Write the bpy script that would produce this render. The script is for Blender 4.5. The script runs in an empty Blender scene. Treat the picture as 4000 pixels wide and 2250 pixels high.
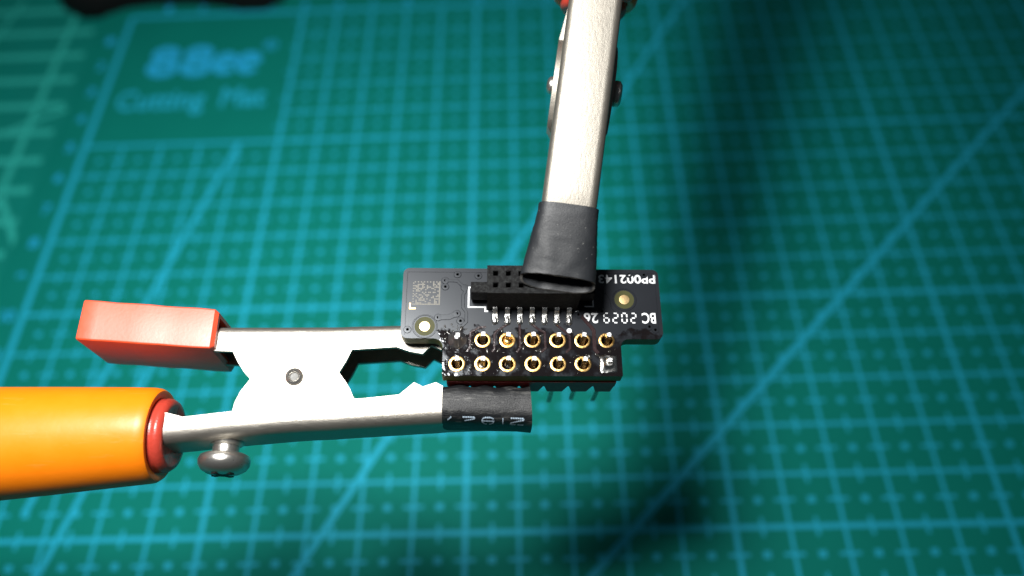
import bpy, bmesh, math, random
from mathutils import Matrix, Vector, noise as mnoise
random.seed(7)
S = 0.001                                   # the scene is modelled in millimetres, stored in metres
PI = math.pi
scn = bpy.context.scene
col = scn.collection

# ------------------------------------------------------------------ camera
def rodrigues(w):
    v = Vector(w); return Matrix.Rotation(v.length, 3, v.normalized())
RC = rodrigues((5.62483517e-01, 3.30345619e-02, -1.94134802e-02))
cam_d = bpy.data.cameras.new("camera")
cam = bpy.data.objects.new("camera", cam_d); col.objects.link(cam)
cam.matrix_world = Matrix.Translation(Vector((13.8136, -140.669, 149.522)) * S) @ RC.to_4x4()
cam_d.sensor_fit = 'HORIZONTAL'; cam_d.sensor_width = 36.0
cam_d.lens = 36.0 * 3110.12 / 4000.0
cam_d.clip_start = 0.002; cam_d.clip_end = 10.0
cam_d.dof.use_dof = True
cam_d.dof.focus_distance = 81.5 * S
cam_d.dof.aperture_fstop = 13.0
scn.camera = cam

# ------------------------------------------------------------------ light
world = bpy.data.worlds.new("World"); scn.world = world; world.use_nodes = True
bg = world.node_tree.nodes["Background"]
bg.inputs[0].default_value = (0.75, 0.88, 1.0, 1); bg.inputs[1].default_value = 0.035
LAMP_AT = Vector((-17, -98, 200)); LAMP_TO = Vector((-45, -48, 0))
ld = bpy.data.lights.new("desk_lamp", 'AREA'); ld.shape = 'DISK'; ld.size = 40 * S
ld.energy = 0.24; ld.spread = math.radians(124); ld.color = (1.0, 0.99, 0.965)
lamp = bpy.data.objects.new("desk_lamp", ld); col.objects.link(lamp)
lamp.location = LAMP_AT * S
lamp.rotation_euler = (LAMP_TO - LAMP_AT).to_track_quat('-Z', 'Y').to_euler()

scn.view_settings.view_transform = 'Standard'; scn.view_settings.look = 'None'
scn.view_settings.exposure = 0.0; scn.view_settings.gamma = 1.0
scn.view_settings.use_curve_mapping = False

# ------------------------------------------------------------------ materials
class NT:
    def __init__(s, name):
        s.m = bpy.data.materials.new(name); s.m.use_nodes = True
        s.t = s.m.node_tree; s.n = s.t.nodes; s.l = s.t.links
        s.b = s.n["Principled BSDF"]; s.out = s.n["Material Output"]
        s._co = None
    def co(s, scale=(1, 1, 1), rot=(0, 0, 0)):
        tc = s.n.new("ShaderNodeTexCoord"); mp = s.n.new("ShaderNodeMapping")
        s.l.new(tc.outputs["Object"], mp.inputs[0])
        mp.inputs["Scale"].default_value = tuple(1000.0 * k for k in scale)
        mp.inputs["Rotation"].default_value = rot
        return mp.outputs[0]
    def noise(s, freq, detail=4, rough=.6, stretch=(1, 1, 1), rot=(0, 0, 0)):
        t = s.n.new("ShaderNodeTexNoise"); s.l.new(s.co(stretch, rot), t.inputs["Vector"])
        t.inputs["Scale"].default_value = freq; t.inputs["Detail"].default_value = detail
        t.inputs["Roughness"].default_value = rough
        return t.outputs["Fac"]
    def ramp(s, fac, p0, p1, c0=(0, 0, 0, 1), c1=(1, 1, 1, 1)):
        r = s.n.new("ShaderNodeValToRGB"); s.l.new(fac, r.inputs[0])
        r.color_ramp.elements[0].position = p0; r.color_ramp.elements[1].position = p1
        r.color_ramp.elements[0].color = c0; r.color_ramp.elements[1].color = c1
        return r.outputs[0]
    def mix(s, fac, a, b):
        m = s.n.new("ShaderNodeMix"); m.data_type = 'RGBA'
        if hasattr(fac, 'links'): s.l.new(fac, m.inputs["Factor"])
        else: m.inputs["Factor"].default_value = fac
        for k, v in ((6, a), (7, b)):
            if hasattr(v, 'links'): s.l.new(v, m.inputs[k])
            else: m.inputs[k].default_value = (*v[:3], 1)
        return m.outputs[2]
    def math(s, op, a, b=0.0, clamp=False):
        m = s.n.new("ShaderNodeMath"); m.operation = op; m.use_clamp = clamp
        for k, v in ((0, a), (1, b)):
            if hasattr(v, 'links'): s.l.new(v, m.inputs[k])
            else: m.inputs[k].default_value = v
        return m.outputs[0]
    def bump(s, h, dist, strength=1.0, prev=None):
        b = s.n.new("ShaderNodeBump"); s.l.new(h, b.inputs["Height"])
        b.inputs["Distance"].default_value = dist * S; b.inputs["Strength"].default_value = strength
        if prev is not None: s.l.new(prev, b.inputs["Normal"])
        s.l.new(b.outputs[0], s.b.inputs["Normal"]); return b.outputs[0]
    def set(s, **k):
        names = dict(color="Base Color", rough="Roughness", metal="Metallic", spec="Specular IOR Level", coat="Coat Weight",
                     coat_rough="Coat Roughness", sub="Subsurface Weight")
        for a, v in k.items():
            i = s.b.inputs[names[a]]
            if hasattr(v, 'links'): s.l.new(v, i)
            elif a == 'color': i.default_value = (*v[:3], 1)
            else: i.default_value = v
        return s

def make(name, color, rough=.5, metal=0.0, var=.15, vf=.8, bf=0, bd=0.0, spec=.5, rvar=.1):
    t = NT(name)
    n = t.noise(vf)
    d = tuple(c * (1 - var) for c in color); l = tuple(min(1, c * (1 + var)) for c in color)
    t.set(color=t.mix(n, d, l), metal=metal, spec=spec)
    t.set(rough=t.math('ADD', t.math('MULTIPLY', t.noise(vf * 2.7), 2 * rvar), rough - rvar, True))
    if bf: t.bump(t.noise(bf, 3), bd)
    return t.m

M = {}
# cutting mat
t = NT("mat_vinyl"); n = t.noise(.05, 5); n2 = t.noise(2.5, 3)
t.set(color=t.mix(n, (.0012, .175, .140), (.0025, .220, .176)), rough=.68, spec=.10); t.bump(n2, .04); M['mat'] = t.m
t = NT("mat_ink"); n = t.noise(.6, 4)
t.set(color=t.mix(n, (.012, .36, .53), (.020, .44, .63)), rough=.6, spec=.16); M['ink'] = t.m
M['ink_bold'] = make("mat_ink_bold", (.02, .42, .74), .6, var=.1, vf=.4, spec=.12)
M['mat2'] = make("old_mat_vinyl", (.0, .22, .18), .6, var=.15, vf=.05, bf=2.5, bd=.04, spec=.3)
M['ink2'] = make("old_mat_ink", (.03, .44, .38), .7, var=.2, vf=.4, spec=.08)
M['table'] = make("table_wood", (.05, .04, .03), .6, var=.3, vf=.05)
# metals
def nickel(name, rough, tint=(.47, .44, .39), pit=.5):
    t = NT(name)
    grain = t.noise(3.2, 5, .7, (.35, 1, 1)); fine = t.noise(14, 3); big = t.noise(.35, 3)
    spots = t.ramp(t.noise(3.4, 3, .6), .70, .735)
    base = t.mix(big, tuple(c * .88 for c in tint), tint)
    t.set(color=t.mix(t.math('MULTIPLY', spots, pit), base, (.20, .12, .06)), metal=.93)
    t.set(rough=t.math('ADD', t.math('MULTIPLY', grain, .16), rough - .08, True))
    b = t.bump(grain, .030); t.bump(fine, .010, 1.0, b)
    return t.m
M['nickel'] = nickel("nickel_plate", .46)
M['nickel_aged'] = nickel("nickel_plate_aged", .52, (.37, .345, .30), .8)
M['steel'] = nickel("screw_steel", .30, (.62, .60, .56), .25)
M['rivet'] = nickel("rivet_metal", .27, (.80, .77, .72), .2)
M['red'] = make("red_rubber", (.74, .065, .018), .46, var=.12, vf=.5, bf=3, bd=.012, spec=1.0); M['red'].node_tree.nodes['Principled BSDF'].inputs['Coat Weight'].default_value = .9; M['red'].node_tree.nodes['Principled BSDF'].inputs['Coat Roughness'].default_value = .5
M['red_ring'] = make("red_vinyl", (.42, .045, .028), .30, var=.15, vf=.5, bf=2.0, bd=.05)
t = NT("orange_plastic"); sc_ = t.ramp(t.noise(1.6, 5, .7, (.12, 1, 1), (0, 0, .3)), .60, .72); gr = t.noise(.35, 4)
t.set(color=t.mix(t.math('MULTIPLY', sc_, .05), t.mix(gr, (.84, .195, .002), (.92, .225, .003)), (.9, .62, .35)), spec=.5)
t.set(rough=t.math('ADD', t.math('MULTIPLY', sc_, .12), t.math('ADD', t.math('MULTIPLY', gr, .18), .33))); b = t.bump(gr, .03); t.bump(sc_, .004, 1.0, b); M['orange'] = t.m
t = NT("heat_shrink"); worn = t.noise(.55, 4, .6); scr = t.noise(2.2, 5, .7, (.22, 1.6, 1), (0, 0, .55)); fine = t.noise(7, 4, .7)
wm = t.math('MULTIPLY', t.ramp(worn, .42, .68), t.ramp(scr, .50, .62))
t.set(color=t.mix(wm, (.007, .008, .0095), (.105, .105, .10)), spec=.45)
t.set(rough=t.math('ADD', t.math('MULTIPLY', fine, .2), .38, True))
b = t.bump(fine, .035); t.bump(scr, .05, .8, b); M['shrink'] = t.m
t = NT("heat_shrink_clean"); dust = t.ramp(t.noise(4.2, 2, .5), .715, .75); fine = t.noise(5, 4, .7)
t.set(color=t.mix(dust, (.013, .015, .018), (.15, .15, .14)), spec=.45)
t.set(rough=t.math('ADD', t.math('MULTIPLY', fine, .2), .42, True)); t.bump(fine, .02); M['shrink2'] = t.m
M['tube_ink'] = make("tube_print", (.48, .60, .72), .6, var=.35, vf=5)
M['cutrim'] = make("cut_tube_rim", (.055, .053, .05), .7, var=.6, vf=3, bf=6, bd=.08)
M['iron'] = make("black_iron", (.004, .0045, .005), .7, var=.2, vf=.2, spec=.2)
# circuit board
t = NT("solder_mask")
sep = t.n.new("ShaderNodeSeparateXYZ"); t.l.new(t.co(), sep.inputs[0]); X, Y = sep.outputs[0], sep.outputs[1]
wob = t.math('SUBTRACT', t.noise(.75, 3, .5), .5)
lim = t.math('ADD', t.math('MULTIPLY', wob, 5.0), 3.55)          # flux washed over everything below this line
edge = t.math('MULTIPLY', t.math('SUBTRACT', lim, Y), 3.0, True)
lowl = t.math('MULTIPLY', t.math('SUBTRACT', t.math('ADD', X, t.math('MULTIPLY', wob, 3.)), -1.9), 4.0, True)
dry = t.ramp(t.noise(.6, 3, .5), .52, .64)                         # islands where the residue has been wiped off
flux = t.math('MULTIPLY', t.math('MULTIPLY', edge, lowl), t.math('SUBTRACT', 1.0, t.math('MULTIPLY', dry, .8)), True)
micro = t.noise(9, 4, .6); blot = t.noise(.45, 3)
mask_c = t.mix(blot, (.0125, .0140, .0175), (.017, .019, .0235))
brown = t.mix(t.noise(.9, 4), (.005, .005, .006), (.011, .008, .008))
t.set(color=t.mix(flux, mask_c, brown), spec=.44)
t.set(rough=t.math('ADD', .29, t.math('MULTIPLY', flux, -.21)))
goo = t.noise(.95, 2, .45)
b = t.bump(micro, .0012); gb = t.bump(goo, .085, .8, b); t.l.new(flux, gb.node.inputs['Strength'])
t.b.inputs['Specular Tint'].default_value = (.90, .95, 1, 1)
M['mask'] = t.m
M['trace'] = make("masked_trace", (.0135, .0152, .019), .29, var=.1, vf=1.2, bf=9, bd=.0012, spec=.44, rvar=.02); M['trace'].node_tree.nodes['Principled BSDF'].inputs['Specular Tint'].default_value = (.90, .95, 1, 1)
M['trace_flux'] = make("masked_trace_brown", (.030, .017, .018), .2, var=.25, vf=1.2, bf=3, bd=.03)
M['fr4'] = make("fr4_edge", (.20, .20, .045), .5, var=.22, vf=.9, bf=7, bd=.03)
M['fr4_open'] = make("fr4_opening", (.050, .051, .014), .6, var=.08, vf=1, spec=.25)
M['gold'] = make("gold_plate", (.74, .47, .17), .34, 1.0, var=.12, vf=2, bf=4, bd=.03)
M['gold_flat'] = make("gold_mark", (.95, .68, .34), .38, 1.0, var=.05, vf=2)
M['silk'] = make("white_silk", (.80, .82, .84), .55, var=.06, vf=3)
M['code'] = make("etched_code", (.15, .142, .12), .6, var=.2, vf=3)
M['solder'] = make("bright_solder", (.80, .79, .76), .26, 1.0, var=.15, vf=3, bf=1.6, bd=.06)
M['solder_dull'] = make("dull_solder", (.42, .41, .42), .38, 1.0, var=.35, vf=2, bf=4.0, bd=.09)
M['pin'] = make("pin_metal", (.62, .55, .40), .25, 1.0, var=.15, vf=2, bf=4, bd=.03)
M['pin_cut'] = make("pin_cut_face", (.62, .62, .62), .36, 1.0, var=.1, vf=4, bf=5, bd=.10)
M['pin_dark'] = make("pin_tail", (.35, .36, .36), .32, 1.0, var=.1, vf=1)
t = NT("black_plastic"); g = t.noise(6, 4, .7)
t.set(color=t.mix(t.ramp(t.noise(4, 4, .7), .45, .7), (.003, .003, .0035), (.024, .026, .026)), rough=.62, spec=.13); t.bump(g, .05); M['plastic'] = t.m
M['header'] = make("red_header_plastic", (.30, .020, .016), .42, var=.12, vf=1, bf=5, bd=.02)
M['hole_shade'] = make("brown_hole_shade", (.020, .008, .003), .25, var=.3, vf=2, bf=2, bd=.1)  # brown that paints in the shade deep inside the plated holes
M['bore_shade'] = make("painted_bore_shade", (.10, .10, .095), .5, var=.3, vf=2)  # dark tone for the shade inside the rivet's hole
M['via'] = make("via_hole", (.004, .004, .004), .6)
M['flux_drop'] = make("flux_residue", (.03, .028, .025), .12, var=.5, vf=2)

# ------------------------------------------------------------------ mesh helpers
def mesh_obj(name, verts, faces, mat, parent=None, angle=None, mats=None, fmat=None):
    me = bpy.data.meshes.new(name)
    me.from_pydata([(x * S, y * S, z * S) for x, y, z in verts], [], faces)
    bm = bmesh.new(); bm.from_mesh(me)
    bmesh.ops.recalc_face_normals(bm, faces=bm.faces[:]) if angle != 'keep' else None
    bm.to_mesh(me); bm.free()
    for m_ in (mats or [mat]): me.materials.append(m_)
    if fmat:
        for p, k in zip(me.polygons, fmat): p.material_index = k
    if isinstance(angle, (int, float)):
        for p in me.polygons: p.use_smooth = True
        me.set_sharp_from_angle(angle=math.radians(angle))
    me.update()
    o = bpy.data.objects.new(name, me); col.objects.link(o)
    if parent is not None: o.parent = parent
    return o

class MB:
    def __init__(s): s.v = []; s.f = []; s.k = []
    def add(s, v, f, k=0):
        o = len(s.v); s.v += [tuple(p) for p in v]; s.f += [[i + o for i in q] for q in f]; s.k += [k] * len(f); return s
    def box(s, x0, x1, y0, y1, z0, z1, k=0):
        v = [(x, y, z) for z in (z0, z1) for x, y in ((x0, y0), (x1, y0), (x1, y1), (x0, y1))]
        return s.add(v, [[3, 2, 1, 0], [4, 5, 6, 7], [0, 1, 5, 4], [1, 2, 6, 5], [2, 3, 7, 6], [3, 0, 4, 7]], k)
    def quad(s, a, b, c, d, k=0): return s.add([a, b, c, d], [[0, 1, 2, 3]], k)
    def loft(s, rings, closed=True, cap0=True, cap1=True, k=0):
        n = len(rings[0]); v = [p for r in rings for p in r]; f = []
        for i in range(len(rings) - 1):
            for j in range(n if closed else n - 1):
                j2 = (j + 1) % n
                f.append([i * n + j, i * n + j2, (i + 1) * n + j2, (i + 1) * n + j])
        if cap0: f.append(list(range(n))[::-1])
        if cap1: f.append([(len(rings) - 1) * n + j for j in range(n)])
        return s.add(v, f, k)
    def lathe(s, prof, seg=24, c=(0, 0, 0), axis='z', k=0, cap0=True, cap1=True):
        rings = []
        for r, h in prof:
            ring = []
            for i in range(seg):
                a = 2 * PI * i / seg; u, w = r * math.cos(a), r * math.sin(a)
                p = {'z': (u, w, h), 'x': (h, u, w), 'y': (w, h, u)}[axis]
                ring.append((p[0] + c[0], p[1] + c[1], p[2] + c[2]))
            rings.append(ring)
        return s.loft(rings, True, cap0, cap1, k)
    def strip(s, pts, w, z0, z1, k=0, closed=False):           # a flat or chamfered band that follows a polyline
        P = [Vector(p) for p in pts]; n = len(P); L = []; R = []
        for i in range(n):
            a = P[i] - P[i - 1] if (i or closed) else P[1] - P[0]
            b = P[(i + 1) % n] - P[i] if (i < n - 1 or closed) else P[i] - P[i - 1]
            a.normalize(); b.normalize()
            t_ = (a + b).normalized(); nn = Vector((-t_.y, t_.x)); m_ = nn / max(.4, nn.dot(Vector((-a.y, a.x))))
            L.append(m_)
        rings = []
        ch = min(.05, w * .3)
        for p, m_ in zip(P, L):
            r = []
            for off, z in ((-w / 2, z0), (-w / 2 + ch, z1), (w / 2 - ch, z1), (w / 2, z0)):
                q = p + m_ * off; r.append((q.x, q.y, z))
            rings.append(r)
        if closed: rings.append(rings[0])
        return s.loft(rings, False, False, False, k)
    def obj(s, name, mat, parent=None, angle=35, mats=None):
        return mesh_obj(name, s.v, s.f, mat, parent, angle, mats, s.k if mats else None)

def empty(name, loc_mm, rot=None, label=None, category=None, group=None):
    o = bpy.data.objects.new(name, None); col.objects.link(o); o.empty_display_size = .005
    m = (rot.to_4x4() if rot else Matrix.Identity(4))
    o.matrix_world = Matrix.Translation(Vector(loc_mm) * S) @ m
    if label: o['label'] = label
    if category: o['category'] = category
    if group: o['group'] = group
    return o

def text_mesh(txt, size, embolden=0.0, spacing=1.0):
    c = bpy.data.curves.new("t", 'FONT'); c.body = txt; c.size = size; c.offset = embolden; c.space_character = spacing
    o = bpy.data.objects.new("t", c); col.objects.link(o)
    bpy.context.view_layer.update()
    me = bpy.data.meshes.new_from_object(o.evaluated_get(bpy.context.evaluated_depsgraph_get()))
    v = [tuple(p.co) for p in me.vertices]; f = [list(p.vertices) for p in me.polygons]
    bpy.data.objects.remove(o); bpy.data.curves.remove(c); bpy.data.meshes.remove(me)
    return v, f
def fit_text(txt, x0, x1, y0, y1, z, embolden=0.0, spacing=1.0, flip=False, thick=.008):
    v, f = text_mesh(txt, 1.0, embolden, spacing)
    ax = min(p[0] for p in v); bx_ = max(p[0] for p in v); ay = min(p[1] for p in v); by = max(p[1] for p in v)
    out = []
    for p in v:
        a = (p[0] - ax) / (bx_ - ax); b = (p[1] - ay) / (by - ay)
        if flip: a, b = 1 - a, 1 - b
        out.append((x0 + a * (x1 - x0), y0 + b * (y1 - y0), z))
    return out, f

def round_poly(pts, seg=6):
    """pts: (x, y, radius) counter-clockwise; concave corners are rounded too."""
    out = []; n = len(pts)
    for i in range(n):
        p = Vector(pts[i][:2]); a = Vector(pts[i - 1][:2]) - p; b = Vector(pts[(i + 1) % n][:2]) - p; r = pts[i][2]
        if r <= 0: out.append(p); continue
        a.normalize(); b.normalize()
        half = math.acos(max(-1, min(1, a.dot(b)))) / 2; d = r / math.tan(half)
        c = p + (a + b).normalized() * (r / math.sin(half))
        p0 = p + a * d - c; p1 = p + b * d - c
        a0 = math.atan2(p0.y, p0.x); a1 = math.atan2(p1.y, p1.x); da = (a1 - a0 + PI) % (2 * PI) - PI
        for k in range(seg + 1): out.append(c + Vector((math.cos(a0 + da * k / seg), math.sin(a0 + da * k / seg))) * r)
    return out

# ------------------------------------------------------------------ the setting: table, mats
tb = MB().box(-700, 700, -600, 700, -34, -4.02).obj("table_top", M['table']); tb['kind'] = 'structure'

mat_o = empty("cutting_mat", (0, 0, 0), None, "large teal green cutting mat with blue centimetre grid and diagonals filling the picture", "cutting mat")
mo = round_poly([(-108.8, -245, 4), (340, -245, 4), (340, 58.6, 4), (-108.8, 58.6, 4)])
v = [(p.x, p.y, z) for z in (-2.0, 0.0) for p in mo]; nn = len(mo)
mesh_obj("mat_sheet", v, [list(range(nn))[::-1], list(range(nn, 2 * nn))] + [[i, (i + 1) % nn, nn + (i + 1) % nn, nn + i] for i in range(nn)], M['mat'], mat_o)
g = MB(); zc = [.020]
def ln(x0, y0, x1, y1, w, z=.02):
    d = Vector((x1 - x0, y1 - y0)).normalized(); q = Vector((-d.y, d.x)) * w / 2
    g.quad((x0 - q.x, y0 - q.y, z), (x1 - q.x, y1 - q.y, z), (x1 + q.x, y1 + q.y, z), (x0 + q.x, y0 + q.y, z))
XR, YB = 200, -160
for u in range(-10, XR // 10 + 1):
    bold = u % 5 == 0
    w = 1.4 if u == -10 else (.95 if bold else .66)
    ln(u * 10, YB, u * 10, 50 if (u >= -5 or u == -10) else 0, w, .020)
for vv in range(YB // 10, 6):
    bold = vv % 5 == 0
    w = 1.4 if vv == 5 else (.95 if bold else .66)
    ln(-100 if (vv <= 0 or vv == 5) else -50, vv * 10, XR, vv * 10, w, .024)
for u in range(-10, XR // 10):
    for vv in range(YB // 10, 5):
        if vv >= 0 and u < -5: continue
        cx, cy = u * 10 + 5, vv * 10 + 5
        ln(cx - .68, cy, cx + .68, cy, 1.25, .028)
        if u > -10: ln(u * 10 - 1.9, cy, u * 10 + 1.9, cy, .62, .028)
        ln(cx, vv * 10 - 1.7, cx, vv * 10 + 1.7, .62, .032)
t60, t75 = math.tan(math.radians(60)), math.tan(math.radians(75))
ln(30.6 - 160 / t60, -160, 30.6 + 50 / t60, 50, 1.25, .036)
ln(131.3 - 160, -160, 131.3 + 50, 50, 1.35, .036)
ln(-60 - 95 / t75, -95, -60, 0, 1.3, .036)
ln(-50.6 - 150 / t75, -150, -50.6 - 55 / t75, -55, 1.2, .040)
g.obj("printed_grid", M['ink'], mat_o, None)
g = MB()
for k in range(1, 16):                                            # scale numbers along both margins
    g.add(*fit_text(str(k), -105.0, -105.0 + (2.2 if k < 10 else 3.0), 50 - k * 10 - 1.5, 50 - k * 10 + 1.5, .02, .03))
for k in range(1, 24):
    g.add(*fit_text(str(k), -100 + k * 10 - .9, -100 + k * 10 + (.9 if k < 10 else 1.7), 51.6, 54.6, .02, .03))
g.obj("scale_numbers", M['ink_bold'], mat_o, None)
lt = MB()
def circ(cx, cy, rx, ry, a0_=0.0, a1_=2 * PI, n=24): return [(cx + rx * math.cos(a0_ + (a1_ - a0_) * k / n), cy + ry * math.sin(a0_ + (a1_ - a0_) * k / n)) for k in range(n + 1)]
for cx in (-86.4, -77.0):
    lt.strip(circ(cx, 28.4, 3.1, 2.3), 2.9, .019, .020); lt.strip(circ(cx, 33.6, 2.7, 2.0), 2.7, .023, .024)
for cx in (-69.0, -62.6):
    lt.strip(circ(cx, 29.4, 2.3, 3.1, 0, 5.6), 2.7, .019, .020); lt.strip([(cx - 2, 29.6), (cx + 2.9, 29.6)], 1.5, .023, .024)
lt.lathe([(1.9, .02), (1.9, .03), (1.3, .03)], 20, (-57.4, 36.2, 0), cap0=False, cap1=False)
lt.add(*fit_text("R", -58.1, -56.8, 35.4, 37.0, .024, .03))
lt.obj("brand_lettering", M['ink_bold'], mat_o, None)
lt = MB()
for k, (du, dv) in enumerate(((0, 0), (.4, 0), (.2, .35), (.2, -.3))):
    lt.add(*fit_text("Cutting", -95.8 + du, -72.4 + du, 10.6 + dv, 19.4 + dv, .02 + .004 * k)); lt.add(*fit_text("Mat", -67.8 + du, -56.0 + du, 12.9 + dv, 19.6 + dv, .02 + .004 * k))
lt.obj("title_lettering", M['ink'], mat_o, None)

m2 = empty("cutting_mat", (-200, 0, -2), None, "green cutting mat with pale white lines under the left edge of the teal mat", "cutting mat")
MB().box(-230, 150, -240, 250, -2, -.02).obj("mat_sheet", M['mat2'], m2)
g = MB()
for k in range(-24, 16):
    y = 47.0 - 9.85 * k
    if y > 240 or y < -235: continue
    ln(-110, y, 88.2, y, 2.1, .0)
for x in (81, 31, -19): ln(x, -235, x, 240, 1.7, .004)
ln(62.5, 1.0, 104, 24, 1.3, .008); ln(81, -13, 93, -34, 1.6, .008); ln(63, 62, 40, -60, 1.2, .008); ln(81, -13, 61, -60, 1.2, .008)
g.obj("printed_lines", M['ink2'], m2, None)

st = empty("stand_base", (-88, 96.0, 0), None, "heavy black rounded base out of focus at the top edge beside the mat's lettering", "stand base")
b = MB()
prof = [(-35.5, -38), (-33, -42), (-27.5, -45.5), (-21, -45.5), (-15, -42.5), (-7, -41.5), (5, -41.8), (14, -43.5), (20, -45.3), (27, -45.3), (31.5, -42.5), (33.5, -38), (34, 30), (20, 42), (-20, 42), (-36, 30)]
rings = []
for z, k in ((.05, .985), (2, 1.0), (7, .99), (10, .93), (12, .82)): rings.append([(x * k, y * k - (1 - k) * 6, z) for x, y in prof])
b.loft(rings); b.lathe([(9, 12), (9, 17), (7.5, 19), (7.5, 46), (6.5, 47)], 24, (0, 12, 0)); b.obj("casting", M['iron'], st, 60)

# ------------------------------------------------------------------ circuit board
RW = Matrix(((0.9975557962217574, 0.006753601390011599, 0.06954726660796691),
             (0.003306799730430101, 0.9896399583432745, -0.14353333384877653),
             (-0.06979612095179696, 0.14341248801435103, 0.9871987438107359)))
TW = Vector((6.01451183, -104.51622146, 78.31378068))
def L2W(p): return TW + RW @ Vector(p)
pcb = empty("circuit_board", TW, RW, "small dark grey circuit board with gold plated holes held between two clips", "circuit board")
x0, x1, y0, y1 = -5.786, 21.092, 2.70, 10.563
a0, a1, b0 = -1.452, 16.649, -1.259
outline = round_poly([(a0, b0, .12), (a1, b0, .12), (a1, y0, .8), (x1, y0, .75), (x1, y1, .65), (x0, y1, .65), (x0, y0, .75), (a0, y0, 1.0)])
HOLES = [(i * 2.54, j * 2.54) for j in (0, 1) for i in range(7)]
VIAS = [(-1.39, 9.14), (-1.37, 8.42), (-.12, 9.84), (2.07, 9.70), (.65, 8.31), (-2.01, 4.97), (-.11, 5.40), (.28, 4.6), (-5.08, 3.63), (12.45, 5.35), (14.9, 5.75), (19.73, 4.07), (20.32, 3.73), (19.6, 9.95), (18.0, 9.98)]
def ring_pts(cx, cy, r, n): return [Vector((cx + r * math.cos(2 * PI * k / n), cy + r * math.sin(2 * PI * k / n))) for k in range(n)]
loops = [outline] + [ring_pts(x, y, .56, 28) for x, y in HOLES] + [ring_pts(x, y, .15, 12) for x, y in VIAS]
TH = 1.6
bm = bmesh.new(); fe = []; walls = []
for lp in loops:
    tv = [bm.verts.new((p.x * S, p.y * S, 0)) for p in lp]; bv = [bm.verts.new((p.x * S, p.y * S, -TH * S)) for p in lp]
    n_ = len(lp)
    for vs in (tv, bv): fe.append([bm.edges.new((vs[k], vs[(k + 1) % n_])) for k in range(n_)])
    walls.append((tv, bv))
for side in (0, 1):
    es = [e for k, q in enumerate(fe) if k % 2 == side for e in q]
    bmesh.ops.triangle_fill(bm, edges=es, use_beauty=True, use_dissolve=False)
for f_ in bm.faces: f_.material_index = 0
for k, (tv, bv) in enumerate(walls):
    n_ = len(tv)
    for i in range(n_):
        f_ = bm.faces.new((tv[i], tv[(i + 1) % n_], bv[(i + 1) % n_], bv[i])); f_.material_index = 1 if k == 0 else 2; f_.smooth = True
bmesh.ops.recalc_face_normals(bm, faces=bm.faces[:])
me = bpy.data.meshes.new("substrate"); bm.to_mesh(me); bm.free()
for m_ in (M['mask'], M['fr4'], M['via']): me.materials.append(m_)
me.set_sharp_from_angle(angle=math.radians(40))
sub = bpy.data.objects.new("substrate", me); col.objects.link(sub); sub.parent = pcb

# copper under the mask: raised traces and via pads
tr = MB()
def TR(pts, w=.34, h=.05): tr.strip(pts, w, -.01, h)
TR([(-1.39, 9.14), (-.15, 9.10), (.65, 8.31), (.70, 7.85), (.50, 7.55), (.52, 6.1), (.85, 5.6), (.88, 4.5), (.45, 4.05)], .36)
TR([(-2.01, 4.97), (-.9, 5.02), (-.11, 5.40)], .62)
for x, y in VIAS:
    tr.lathe([(.42, -.01), (.36, .05), (.15, .052)], 20, (x, y, 0), cap0=False, cap1=False)
TR([(-5.35, 3.1), (-5.35, 10.12), (2.9, 10.12)], .07, .03); TR([(14.2, 10.12), (20.7, 10.12), (20.7, 3.2)], .07, .03)
TR([(13.9, 8.9), (15.6, 7.6), (15.85, 7.0), (15.9, 6.1), (16.3, 5.6)], .10, .035); TR([(13.9, 8.1), (14.9, 7.3), (15.1, 6.6), (15.1, 5.8)], .10, .035)
for cx, cy in ((-3.35, 4.0), (17.31, 7.10)):
    tr.lathe([(1.32, -.01), (1.27, .035), (1.20, .035), (1.15, -.01)], 40, (cx, cy, 0), cap0=False, cap1=False)
tr.obj("trace", M['trace'], pcb, 30)
tr = MB()
for i in range(6):
    xm = 2.54 * i + 1.27
    if i == 0: TR([(2.9, 3.95), (2.2, 3.9), (1.32, 3.35), (1.28, 1.75), (1.0, 1.3)], .26)
    elif i == 1: TR([(5.1, 4.25), (4.0, 3.55), (3.75, 3.1), (3.75, 1.55), (3.5, 1.25)], .26)
    elif i == 2: TR([(6.35, 4.25), (6.38, 1.75), (6.0, 1.2)], .28)
    elif i == 3: TR([(7.6, 4.3), (8.3, 3.7), (8.9, 3.4), (8.95, 1.7), (8.5, 1.25)], .28)
    elif i == 4: TR([(10.1, 4.25), (11.2, 3.3), (11.45, 3.0), (11.45, 1.7), (11.0, 1.2)], .28)
    else: TR([(12.6, 5.4), (13.7, 4.0), (13.95, 3.6), (13.95, 1.6), (14.3, 1.15)], .42)
tr.obj("trace", M['trace_flux'], pcb, 30)

# printing on the board
sk = MB(); zs = .014
sk.strip([(1.27, 8.37), (1.08, 8.37), (1.08, 6.15), (2.81, 6.15), (2.81, 5.70), (3.1, 5.70)], .16, 0, zs)
sk.strip([(13.1, 6.30), (14.02, 6.30), (14.02, 7.05)], .14, 0, zs); sk.strip([(12.15, 5.72), (12.48, 5.72)], .13, 0, zs)
sk.lathe([(.26, 0), (.26, .02)], 20, (11.42, 3.59, 0), cap0=False)
sk.obj("silkscreen_outline", M['silk'], pcb, None)
sk = MB().add(*fit_text("PP002143", 14.72, 20.76, 8.95, 9.95, .012, .022, 1.06, True)); sk.obj("silkscreen_number", M['silk'], pcb, None)
sk = MB().add(*fit_text("BC", 19.02, 20.46, 4.42, 5.62, .012, .022, 1.06, True)); sk.add(*fit_text("26", 12.98, 14.46, 4.42, 5.58, .012, .022, 1.06, True))
SEG = {'2': 'abged', '0': 'abcdef', '9': 'abcdfg'}
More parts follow.
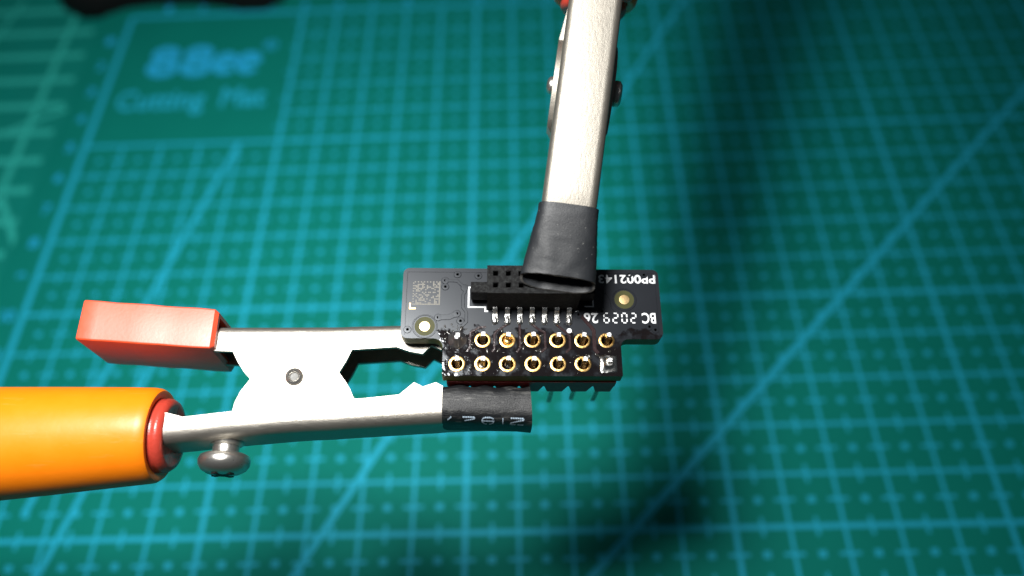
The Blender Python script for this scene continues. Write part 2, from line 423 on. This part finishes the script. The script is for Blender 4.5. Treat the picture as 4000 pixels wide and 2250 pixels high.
def seven(ch, cx, cy, w, h, mb):
    e = .075; q = {'a': (-1, 1, 1, 1), 'b': (1, 1, 1, 0), 'c': (1, 0, 1, -1), 'd': (-1, -1, 1, -1), 'e': (-1, -1, -1, 0), 'f': (-1, 0, -1, 1), 'g': (-1, 0, 1, 0)}
    for c in SEG[ch]:
        ax, ay, bx_, by = q[c]; p = Vector((-ax * w / 2, -ay * h / 2)); r = Vector((-bx_ * w / 2, -by * h / 2)); d = (r - p).normalized() * .09
        mb.strip([(cx + p.x + d.x, cy + p.y + d.y), (cx + r.x - d.x, cy + r.y - d.y)], .15, 0, .014)
for k, ch in enumerate("2029"): seven(ch, 18.14 - k * .935, 5.03, .50, 1.04, sk)
sk.obj("silkscreen_date", M['silk'], pcb, None)
rc = random.Random(5); dm = MB(); N = 18; dx, dy = 2.87 / N, 2.68 / N
for i in range(N):
    for j in range(N):
        on = i == N - 1 or j == 0 or (j == N - 1 and i % 2 == 1) or (i == 0 and j % 2 == 0) or (0 < i < N - 1 and 0 < j < N - 1 and rc.random() < .38)
        if on:
            X0, Y0 = -4.73 + i * dx, 6.37 + j * dy
            dm.quad((X0, Y0, .008), (X0 + dx * .86, Y0, .008), (X0 + dx * .86, Y0 + dy * .86, .008), (X0, Y0 + dy * .86, .008))
dm.obj("etched_code", M['code'], pcb, None)
MB().strip([(-4.95, 6.55), (-4.95, 5.95), (-4.36, 5.95)], .22, 0, .03).obj("gold_mark", M['gold_flat'], pcb, None)
for cx, cy in ((-3.35, 4.0), (17.31, 7.10)):
    f1 = MB().lathe([(1.03, .003), (1.03, .006)], 40, (cx, cy, 0), cap0=False).obj("fiducial", M['fr4_open'], pcb, 30)
    MB().lathe([(.54, .006), (.53, .03), (.50, .034)], 32, (cx, cy, 0), cap0=False).obj("gold_disc", M['gold_flat'], f1, 40)

# plated holes, header pins, joints
ring = None; pinA = None
def shared(src, parent, loc, rz=0.0):
    c = src.copy(); col.objects.link(c); c.parent = parent; c.location = Vector(loc) * S; c.rotation_euler = (0, 0, rz); return c
for k, (hx, hy) in enumerate(HOLES):
    solid = (hx, hy) in ((0, 2.54), (6 * 2.54, 0))
    if not solid:
        if ring is None:
            ring = MB().lathe([(.83, -.01), (.82, .035), (.76, .055), (.60, .05), (.55, .0), (.535, -.2), (.535, -TH)], 32, cap0=False, cap1=False).lathe([(.535, -TH + .02), (.3, -TH + .06)], 32, k=1, cap0=False).obj("plated_hole", M['gold'], pcb, 40, [M['gold'], M['hole_shade']])  # the brown cap low in the barrel stands in for the hole's shade
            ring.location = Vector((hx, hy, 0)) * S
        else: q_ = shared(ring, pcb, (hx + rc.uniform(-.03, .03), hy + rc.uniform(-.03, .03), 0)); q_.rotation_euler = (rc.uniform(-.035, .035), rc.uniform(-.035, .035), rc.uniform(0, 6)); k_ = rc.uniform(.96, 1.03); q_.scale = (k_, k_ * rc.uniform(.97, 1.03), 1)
    z_ = .95
    if pinA is None:
        w = .25; sec = lambda q, z: [(-q + .07, -q + .16, z), (q + .07, -q + .16, z), (q + .07, q + .16, z), (-q + .07, q + .16, z)]
        pinA = MB().loft([sec(w * .85, -13.4), sec(w, -13.0), sec(w, 1.08), sec(w * .92, 1.20)]).obj("header_pin", M['pin'], pcb, None)
        tip = MB().loft([sec(w * .93, 1.205), sec(w * .95, 1.24), sec(w * .80, 1.31)]).obj("cut_tip", M['pin_cut'], pinA, None)
        pinA.location = Vector((hx, hy, 0)) * S; cur = pinA
    else:
        cur = shared(pinA, pcb, (hx, hy, 0)); shared(tip, cur, (0, 0, 0))
    cur.rotation_euler = (rc.uniform(-.02, .02), rc.uniform(-.02, .02), rc.uniform(-.12, .12))
    if solid: cur.location.z -= (.25 if hy else .40) * S
seg = 28; rings = []
for r, h, n_ in ((.98, -.01, .03), (.93, .06, .04), (.80, .22, .05), (.62, .42, .05), (.44, .66, .04), (.33, .85, .03), (.26, .93, .02), (.10, .96, .0)):
    rings.append([(r * math.cos(2 * PI * i / seg) * (1 + n_ * math.sin(3 * i * .9 + h * 5)), 2.54 + r * math.sin(2 * PI * i / seg) * (1 + n_ * math.cos(2 * i * .7)), h) for i in range(seg)])
o = MB().loft(rings).obj("solder_joint", M['solder_dull'], pcb, 50); o['label'] = "dull grey solder cone on the corner pad"
rings = []; cx = 15.24
for q, h in ((.92, -.01), (.91, .05), (.78, .14), (.60, .17), (.45, .28), (.36, .5), (.33, .62)):
    ring_ = []
    for i in range(32):
        a = 2 * PI * i / 32; c, s_ = math.cos(a), math.sin(a); m_ = max(abs(c), abs(s_)); sq = 1 / m_ if h < .16 else (1 + (1 / m_ - 1) * .4)
        sq = min(sq, 1.36)
        ring_.append((cx + q * c * sq, q * s_ * sq, h + .10 * math.sin(2.3 * a + 1) * (q / .9) * (0 if h < .1 else 1)))
    rings.append(ring_)
o = MB().loft(rings).obj("solder_joint", M['solder'], pcb, 60); o['label'] = "bright solder blob on the square pad"

for (hx, hy), r_, h_, dx_, dy_ in (((5.08, 2.54), .50, .06, .06, -.02), ((2.54, 0), .44, -.5, .0, -.02), ((5.08, 0), .40, -.35, .08, .03)):
    f_ = MB().lathe([(r_, h_ - .25), (r_ * .96, h_ - .04), (r_ * .7, h_ + .04), (r_ * .3, h_ + .10)], 24, cap0=False); f_.v = [(x + hx + dx_, y + hy + dy_, z) for x, y, z in f_.v]
    f_.obj("solder_fill", M['gold'] if h_ > 0 else M['solder'], pcb, 60)
# red pin header under the board
hb = MB(); zt, zn, zb = -TH - .02, -3.05, -4.85; prof = [(-1.0, zt)]
for i in range(7):
    c = i * 2.54
    prof += [(c - (1.05 if i == 0 else 1.24), zn), (c - .76, zb), (c + .76, zb), (c + (.95 if i == 6 else 1.24), zn)]
    if i < 6: prof += [(c + 1.27, zn + .12)]
prof += [(16.24, zt)]
# one trapezoid per position keeps the caps planar
for i in range(7):
    c = i * 2.54; l = c - (1.05 if i == 0 else 1.272); r = c + (.98 if i == 6 else 1.272)
    p = [(l, zt), (l, zn + .05), (l + .07, zn), (c - .78, zb), (c + .78, zb), (r - .07, zn), (r, zn + .05), (r, zt)]
    hb.loft([[(x, y, z) for x, z in p] for y in (-1.40, -1.38, 3.92, 3.94)])
hb.obj("header_body", M['header'], pcb, None)

# black socket with two rows of square openings
sx0, sx1, sy0, sy1, sh = 2.98, 12.28, 5.84, 8.84, 4.40
so = MB(); hw = .285
xs = [sx0]; ys = [sy0]
for i in range(7): c = 3.81 + i * 1.27; xs += [c - hw, c + hw]
xs += [sx1]
for c in (6.705, 7.975): ys += [c - hw, c + hw]
ys += [sy1]
for i in range(len(xs) - 1):
    for j in range(len(ys) - 1):
        X0, X1, Y0, Y1 = xs[i], xs[i + 1], ys[j], ys[j + 1]
        if i % 2 and j % 2:
            e = .07; zi = sh - .10; zd = sh - 2.6
            A = [(X0, Y0), (X1, Y0), (X1, Y1), (X0, Y1)]; Bq = [(X0 + e, Y0 + e), (X1 - e, Y0 + e), (X1 - e, Y1 - e), (X0 + e, Y1 - e)]
            so.loft([[(x, y, sh) for x, y in A], [(x, y, zi) for x, y in Bq], [(x, y, zd) for x, y in Bq]], True, False, True)
        else: so.quad((X0, Y0, sh), (X1, Y0, sh), (X1, Y1, sh), (X0, Y1, sh))
def wall_(pa, pb):
    so.quad((*pa, .12), (*pb, .12), (*pb, sh), (*pa, sh))
wall_((sx0, sy0), (sx1, sy0)); wall_((sx1, sy0), (sx1, sy1)); wall_((sx1, sy1), (sx0, sy1)); wall_((sx0, sy1), (sx0, sy0))
so.quad((sx0, sy0, .12), (sx0, sy1, .12), (sx1, sy1, .12), (sx1, sy0, .12))
sock = mesh_obj("socket_body", so.v, so.f, M['plastic'], pcb, 'keep')
for xa, xb in ((1.34, sx0 + .02), (sx1 - .02, 13.92)):
    p = [(6.62, .95), (6.62, 2.58), (6.70, 2.66), (7.76, 2.66), (7.84, 2.58), (7.84, .02), (7.30, .02), (6.95, .25), (6.72, .55)]
    MB().loft([[(x, y, z) for y, z in p] for x in (xa, xb)]).obj("socket_peg", M['plastic'], sock, None)
lead0 = None
for i in range(7):
    lx = 3.81 + i * 1.272
    if lead0 is None:
        path = [(5.95, .80), (5.70, .78), (5.52, .66), (5.44, .45), (5.36, .25), (5.18, .17), (4.62, .16)]; w = .235; rings = []
        for k, (y, z) in enumerate(path): rings.append([(-w, y, z - .07), (w, y, z - .07), (w, y, z + .07), (-w, y, z + .07)])
        lead0 = MB().loft(rings).obj("lead", M['solder'], pcb, 30); lead0.location = Vector((lx, 0, 0)) * S
        rings = []
        for y, q, h in ((5.76, .24, .14), (5.6, .32, .2), (5.3, .345, .22), (4.9, .355, .26), (4.6, .355, .30), (4.40, .33, .27), (4.25, .24, .14), (4.18, .10, .03)):
            rings.append([(q * math.cos(a), y, h * math.sin(a)) for a in [PI * k / 10 for k in range(11)]])
        fil = MB().loft(rings, False, True, True).obj("solder_fillet", M['solder'], lead0, 60)
    else:
        c = shared(lead0, pcb, (lx, 0, 0)); f2 = shared(fil, c, (0, 0, 0)); f2.scale = (rc.uniform(.92, 1.08), rc.uniform(.985, 1.01), rc.uniform(.85, 1.15))

# hardened flux residue: little beads and smears around the holes
fx = MB(); rf = random.Random(11); cnt = 0
while cnt < 70:
    x, y = rf.uniform(-1.3, 16.4), rf.uniform(-1.1, 3.9)
    if rf.random() < .35: x, y = rf.gauss(-.3, 1.0), rf.gauss(3.2, .7)
    if not (-1.4 < x < 16.5 and -1.15 < y < 4.3): continue
    if any((x - hx) ** 2 + (y - hy) ** 2 < .98 ** 2 for hx, hy in HOLES): continue
    a, e = rf.uniform(0, PI), rf.uniform(1, 3.2); r = rf.choice((.04, .05, .06, .09, .13)); hgt = r * .5
    rr = []
    for q, h in ((1, -.003), (.92, hgt * .45), (.6, hgt * .85), (.15, hgt)):
        rr.append([(x + r * q * (math.cos(t_) * e * math.cos(a) - math.sin(t_) * math.sin(a)), y + r * q * (math.cos(t_) * e * math.sin(a) + math.sin(t_) * math.cos(a)), h) for t_ in [2 * PI * k / 9 for k in range(9)]])
    fx.loft(rr, True, False, True); cnt += 1
o = fx.obj("flux_residue", M['flux_drop'], pcb, 60); o['kind'] = 'stuff'

# ------------------------------------------------------------------ alligator clips
PV = Vector((-16.46, -.79, -5.0))                 # pivot of the first clip in the board's own frame
def jaw(st, zt, zb, r=.95, th=.5, seg=6, wide=lambda x: 1.0):
    """A jaw bent from sheet: two side plates joined by a rounded spine. st = (x, spine y, free edge y)."""
    sg = 1 if st[0][1] > st[0][2] else -1; rings = []
    for x, yo, yi in st:
        q = []
        def path(o, rr, zt_, zb_):
            p = [(yi, zt_)]
            rr_ = min(rr, abs(yo - yi) * .8)
            for k in range(seg + 1):
                a = PI / 2 * k / seg; p.append((yo - sg * (o + rr_ - rr_ * math.sin(a)), zt_ - rr_ + rr_ * math.cos(a)))
            for k in range(seg + 1):
                a = PI / 2 * k / seg; p.append((yo - sg * (o + rr_ - rr_ * math.cos(a)), zb_ + rr_ - rr_ * math.sin(a)))
            p.append((yi, zb_)); return p
        outer = path(0, r, zt, zb); inner = path(th, r - th, zt - th, zb + th)
        rings.append([(x, y, z * wide(x)) for y, z in outer + inner[::-1]])
    return MB().loft(rings)
sh_ = lambda L: [(x - PV.x, a - PV.y, b - PV.y) for x, a, b in L]
UP = sh_([(-38, 5.9, 3.1), (-30, 5.2, 2.4), (-25.2, 4.92, 2.11), (-23.11, 4.95, 2.04), (-22.44, 4.95, .88), (-21.66, 4.95, -.21), (-20.84, 4.96, -1.02), (-19, 4.97, -2.2), (-16.5, 5, -2.8), (-14, 5.02, -2.0),
          (-12.1, 5.05, -.2), (-11.45, 5.1, 1.06), (-10.94, 5.12, 2.29), (-6.39, 5.25, 2.62), (-4.99, 5.3, 2.12), (-3.64, 5.3, 1.87), (-2.75, 5.3, 2.8), (-1.72, 5.3, 2.3), (-1.55, 5.3, 4.2), (7.2, 5.2, 4.2)])
UP2 = sh_([(-44, 5.3, 2.9), (-30, 5.1, 2.4), (-25.2, 4.92, 2.11), (-23.11, 4.95, 2.04), (-22.44, 4.95, .88), (-21.66, 4.95, -.21), (-20.84, 4.96, -1.02), (-19, 4.97, -2.2), (-16.5, 5, -2.8), (-14, 5.02, -2.0),
           (-12.1, 5.0, -.2), (-11.45, 5.0, 1.06), (-10.94, 5.0, 2.29), (-6.39, 4.95, 2.62), (-4.99, 4.9, 2.12), (-3.64, 4.9, 1.87), (-2.75, 4.75, 2.8), (.5, 4.3, 2.6), (3.2, 3.6, 2.2)])
LO = sh_([(-31, -7.7, -4.4), (-28.56, -7.45, -4.52), (-26.95, -7.3, -4.93), (-22.21, -6.77, -4.35), (-22.10, -6.77, -3.46), (-21.69, -6.75, -2.33), (-20.84, -6.65, -.99), (-20, -6.6, -.1), (-18.5, -6.45, .9), (-16.5, -6.28, 1.2),
          (-14.5, -6.15, .9), (-13, -6.1, .35), (-12.1, -6.03, -.2), (-11.3, -5.97, -1.23), (-10.75, -5.93, -2.09), (-10.32, -5.9, -3.07), (-9.37, -5.85, -3.01), (-5.81, -5.62, -2.61), (-4.37, -5.53, -1.32), (-3.45, -5.47, -1.77),
          (-2.15, -5.4, -1.31), (-1.46, -5.34, -1.68), (-1.0, -5.3, -2.9), (7.0, -5.0, -2.9)])
def pivot_rivet(parent):
    r = MB().lathe([(.90, 2.98), (.90, 3.16), (.82, 3.36), (.66, 3.44), (.50, 3.36), (.41, 3.12), (.40, 3.03)], 28, cap0=False, cap1=False)
    r.lathe([(.9, -3.0), (.9, -3.3), (.6, -3.5)], 28, cap0=False); r.lathe([(.42, -3.1), (.42, .4)], 20)
    o_ = r.obj("pivot_rivet", M['rivet'], parent, 45)
    MB().lathe([(.40, 3.06), (.1, 3.04)], 20, cap0=False).obj("rivet_bore_shade", M['bore_shade'], o_, 45); return o_  # dark disc painting the shade of a hole that isn't cut

# --- first clip, from the left
c1 = empty("alligator_clip", L2W(PV), RW, "alligator clip with orange handle and red boot gripping the board from the left", "clip", "alligator clips holding the board")
jaw(UP, 2.62, -2.35).obj("upper_jaw", M['nickel'], c1, 50)
jaw(LO, 3.0, -3.0, r=1.35).obj("lower_jaw", M['nickel'], c1, 50)
pivot_rivet(c1)
# screw on the lower jaw's spine
sc = MB(); scx, scz = -23.25 - PV.x, .0
ys_ = -6.7 - PV.y
o = MB().lathe([(1.75, ys_ + .15), (1.72, ys_ - .25), (1.5, ys_ - .45), (1.32, ys_ - .5), (1.30, ys_ - 1.35)], 28, (scx, 0, scz), 'y', cap0=False, cap1=False).obj("screw", M['steel'], c1, 45)
hd = MB().lathe([(1.30, ys_ - 1.25), (2.0, ys_ - 1.30), (2.40, ys_ - 1.5), (2.56, ys_ - 1.9), (2.5, ys_ - 2.4), (2.2, ys_ - 2.85), (1.6, ys_ - 3.2), (.9, ys_ - 3.38)], 32, (scx, 0, scz), 'y', cap0=False)
hd.obj("screw_head", M['steel'], o, 60)
x_ = MB()
for a in (.5, .5 + PI / 2):
    ca, sa = math.cos(a), math.sin(a)
    pts = [(-1.25, -.28), (1.25, -.28), (1.25, .28), (-1.25, .28)]
    x_.loft([[(scx + u * ca - w * sa, y, scz + u * sa + w * ca) for u, w in pts] for y in (ys_ - 2.6, ys_ - 3.41)])
x_.obj("screw_slot", M['via'], o, None)
# red boot on the upper handle: a square sleeve
def sleeve(rings_o, rings_i, name, mat, parent, ang=35):
    b = MB(); n = len(rings_o[0])
    b.loft(rings_o + rings_i[::-1], True, False, False)
    b.f = b.f; base = 0
    first, last = 0, (len(rings_o) + len(rings_i) - 1) * n
    b.add([], []); b.f += [[first + j, first + (j + 1) % n, last + (j + 1) % n, last + j] for j in range(n)]; b.k += [0] * n
    return b.obj(name, mat, parent, ang)
def rr_sec(x, yc, zc, hy, hz, r, seg=4):
    P = round_poly([(yc - hy, zc - hz, r), (yc + hy, zc - hz, r), (yc + hy, zc + hz, r), (yc - hy, zc + hz, r)], seg)
    return [(x, p.x, p.y) for p in P]
def boot(parent, xa, xb, ya, yb, zc, hy, hz):
    ro = [rr_sec(xa, ya, zc, hy * .985, hz * .985, .2), rr_sec(xa + .15, ya, zc, hy, hz, .2)]
    for k in range(1, 9):
        t_ = k / 8; ro.append(rr_sec(xa + (xb - xa) * t_, ya + (yb - ya) * t_, zc, hy * (1 + .012 * math.sin(k * 2.1)), hz * (1 + .01 * math.cos(k * 1.7)), .2))
    ro.append(rr_sec(xb + .35, yb + .02, zc, hy * .86, hz * .92, .3))
    ri = [rr_sec(xa, ya, zc, hy * .5, hz * .5, .2), rr_sec(xb + .35, yb, zc, hy * .68, hz * .80, .2)]
    b = MB(); b.loft(ro, True, True, False); n = len(ro[0])
    b.loft([ro[-1], ri[1], [(p[0] - 2.0, p[1], p[2]) for p in ri[1]]], True, False, True)
    return b.obj("handle_boot", M['red'], parent, 40)
boot(c1, -38.75 - PV.x, -25.2 - PV.x, 5.13 - PV.y, 4.18 - PV.y, -.32, 2.18, 3.95)
# red collar and orange handle on the lower handle
def handle(parent, ang=0.0, dx=0.0):
    hy0, hz0 = -6.05 - PV.y, -.1; ca_, sa_ = math.cos(ang), math.sin(ang)
    turn = lambda b_: setattr(b_, 'v', [((x + dx) * ca_ - y * sa_, (x + dx) * sa_ + y * ca_, z) for x, y, z in b_.v])
    b_ = MB().lathe([(.5, -28.1), (2.6, -28.1), (2.95, -27.95), (3.4, -28.0), (3.68, -28.4), (3.72, -28.75), (3.62, -28.95), (3.72, -29.2), (3.9, -29.8), (4.0, -31.5)], 48, (-PV.x - .7, hy0, hz0), 'x', cap0=True, cap1=False)
    turn(b_); b_.obj("collar", M['red_ring'], parent, 50)
    hp = []
    for r, x, dy in ((3.75, -30.05, 0), (4.15, -29.85, 0), (4.5, -29.9, 0), (4.72, -30.25, 0), (4.82, -30.9, 0), (4.95, -33, -.1), (5.35, -40, -.5), (5.75, -48, -.95), (6.1, -60, -1.6), (6.1, -84, -2.9), (5.4, -86, -3.0)):
        hp.append([(x - PV.x, hy0 + dy + r * math.cos(2 * PI * k / 56), hz0 + r * math.sin(2 * PI * k / 56)) for k in range(56)])
    b_ = MB().loft(hp, True, True, True); turn(b_); b_.obj("grip", M['orange'], parent, 40)
handle(c1)
# heat shrink over the lower jaw's nose
def tube(rings, th, name, mat, parent):
    inner = []
    for r in rings:
        n = len(r); c = Vector((0, 0, 0))
        for p in r: c += Vector(p)
        c /= n; inner.append([tuple(Vector(p) + (c - Vector(p)).normalized() * th) for p in r])
    b = MB(); n = len(rings[0])
    b.loft(rings, True, False, False, 0); b.loft(inner, True, False, False, 0)
    for k in (0, -1):
        b.loft([rings[k], inner[k]], True, False, False, 1)
    return b.obj(name, mat, parent, 50, [mat, M['cutrim']])
def sup(a, n): c, s_ = math.cos(a), math.sin(a); return math.copysign(abs(c) ** (2 / n), c), math.copysign(abs(s_) ** (2 / n), s_)
def tube1_point(x, a):
    """surface of the first tube in the board frame: a = 0 points to the board, PI/2 up"""
    t_ = (x + 1.45) / 8.95
    cy = -3.38 - .10 * t_; cz = -4.25; hy = 2.02 + .10 * t_ + .12 * max(0, t_ - .85) * 6; hz = 2.95 - .25 * t_ + .12 * max(0, t_ - .85) * 5
    if t_ < .06: hy *= .97 + t_ * .5; hz *= .97 + t_ * .5
    c, s_ = sup(a, 3.2)
    w = 0.0
    if c > .3: w = .13 * math.sin(x * 2.45 + .9) * (c - .3) / .7 - .14 * t_
    slant = .10 * (-(c)) * t_
    return Vector((x + slant * (t_ > .9), cy + hy * c + w, cz + hz * s_))
rings = []
for k in range(41):
    x = -1.45 + 8.95 * k / 40
    rings.append([tuple(tube1_point(x, 2 * PI * j / 56) - PV) for j in range(56)])
tb1 = tube(rings, .42, "heat_shrink_sleeve", M['shrink'], c1)
gl = MB()
def wrap(pts, x, y, w, h, dash=7):
    rg = random.Random(int(x * 100))
    P = []
    for (ax, ay), (bx_, by) in zip(pts, pts[1:]):
        for k in range(dash):
            for tt in ((k + .08) / dash, (k + .80) / dash): P.append((ax + (bx_ - ax) * tt, ay + (by - ay) * tt))
    for k in range(0, len(P), 2):
        if rg.random() < .08: continue
        d = Vector((P[k + 1][0] - P[k][0], (P[k + 1][1] - P[k][1]))); nrm = Vector((-d.y, d.x)).normalized()
        q = []
        for (px, py), sg in ((P[k], -1), (P[k + 1], -1), (P[k + 1], 1), (P[k], 1)):
            ux = x + (px * w) + nrm.x * sg * .055; ang = y + (py * h) + nrm.y * sg * .05
            pt = tube1_point(ux, ang); e = tube1_point(ux, ang + .01) - tube1_point(ux, ang - .01); ex = Vector((1, 0, 0)); nn_ = ex.cross(e).normalized()
            if nn_.dot(pt - Vector((ux, -3.5, -4.55))) < 0: nn_ = -nn_
            q.append(tuple(pt + nn_ * .03 - PV))
        gl.quad(*q)
AT, AH = 2.26, .50          # angular band of the print on the rounded front shoulder
two = [(0, 0), (1, 0), (1, .22), (0, .72), (0, 1), (1, 1)]
wrap(two, 5.42, AT, 1.25, AH); wrap([(.5, 0), (.5, 1)], 4.45, AT, .4, AH)
wrap([(.1, .1), (.25, 0), (.75, 0), (.95, .15), (1, .4), (.95, .75), (.75, 1), (.25, 1), (.05, .75), (0, .4), (.1, .1)], 2.55, AT, 1.2, AH, 3); wrap([(.05, .5), (.95, .5)], 2.55, AT, 1.2, AH)
wrap([(0, 0), (1, 0), (1, .2), (0, .6)], .62, AT, 1.2, AH); wrap([(1, 0), (0, .5)], -.9, AT, .4, AH, 4)
gl.obj("sleeve_print", M['tube_ink'], tb1, None)

# --- second clip, from behind, on top of the socket
TH2 = math.radians(15.5); YAW = math.radians(-8.0)
dirv = Vector((math.sin(-YAW) * math.cos(TH2), math.cos(YAW) * math.cos(TH2), math.sin(TH2))).normalized()     # from the tip backwards, in the board frame
Xc = -dirv; Zc = Xc.cross(Vector((0, 0, 1))).normalized(); Yc = Zc.cross(Xc).normalized()
R2 = RW @ Matrix((Xc, Yc, Zc)).transposed()
tip_ref = Vector((9.93, 6.30, 6.95))               # top of the sleeve's mouth, board frame
tip_clip = Vector((21.5, 5.55, 0))                  # the same point in the clip's own frame
O2 = L2W(tip_ref) - R2 @ tip_clip
c2 = empty("alligator_clip", O2, R2, "alligator clip seen on its narrow spine, pressing the black socket from the top", "clip", "alligator clips holding the board")
jaw(UP2, 2.72, -2.72, r=.85).obj("upper_jaw", M['nickel_aged'], c2, 50)
ca, sa = math.cos(math.radians(-11)), math.sin(math.radians(-11))
lo2 = jaw(LO, 3.22, -3.22, r=.95, wide=lambda x: 1.0 if -6.5 < x < 4.6 else .80)
lo2.v = [(x * ca - y * sa, x * sa + y * ca, z) for x, y, z in lo2.v]; lo2.obj("lower_jaw", M['nickel_aged'], c2, 50); handle(c2, math.radians(-11), 2.6)
MB().lathe([(.95, 3.22), (.95, 3.5), (.7, 3.75), (.3, 3.85)], 24, cap0=False).lathe([(1.25, -3.22), (1.4, -3.45), (1.35, -3.9), (1.0, -4.15)], 24, cap0=False).obj("pivot_rivet", M['steel'], c2, 45)
boot(c2, -26, -9.3, 5.0, 4.7, 0, 2.2, 3.85)
rings = []; NT2 = 56
for k in range(31):
    t_ = k / 30; x = 14.2 + 7.3 * t_
    e = t_ * t_ * (3 - 2 * t_)
    hz = 2.98 + .70 * e + .10 * max(0, t_ - .9) * 3; hy = 2.0 - .84 * e; n_ = 4.2 - 1.9 * e; yc = 3.95 + .41 * e
    ring_ = []
    for j in range(NT2):
        c, s_ = sup(2 * PI * j / NT2, n_)
        ring_.append((x - .30 * max(0, s_) ** .7 * max(0, t_ - .72) / .28 + 1.0 * max(0, -s_) ** .7 * max(0, t_ - .6) / .4, yc + hy * s_ + .18 * e * c * c * (-1), hz * c + .12 * t_))
    out = []
    for p in ring_:
        q = Vector(p); w_ = mnoise.noise(Vector((q.x * .55, q.y * .8, q.z * .8))) * .16 * t_ + mnoise.noise(Vector((q.x * 2.2, q.y * 1.2 + 4, q.z * 1.5))) * .05
        d_ = Vector((0, q.y - yc, q.z)).normalized()
        q += d_ * w_
        if t_ > .98: q.x += mnoise.noise(Vector((3, q.y * 2.5, q.z * 2.5))) * .06
        out.append(tuple(q))
    rings.append(out)
tube(rings, .26, "heat_shrink_sleeve", M['shrink2'], c2)
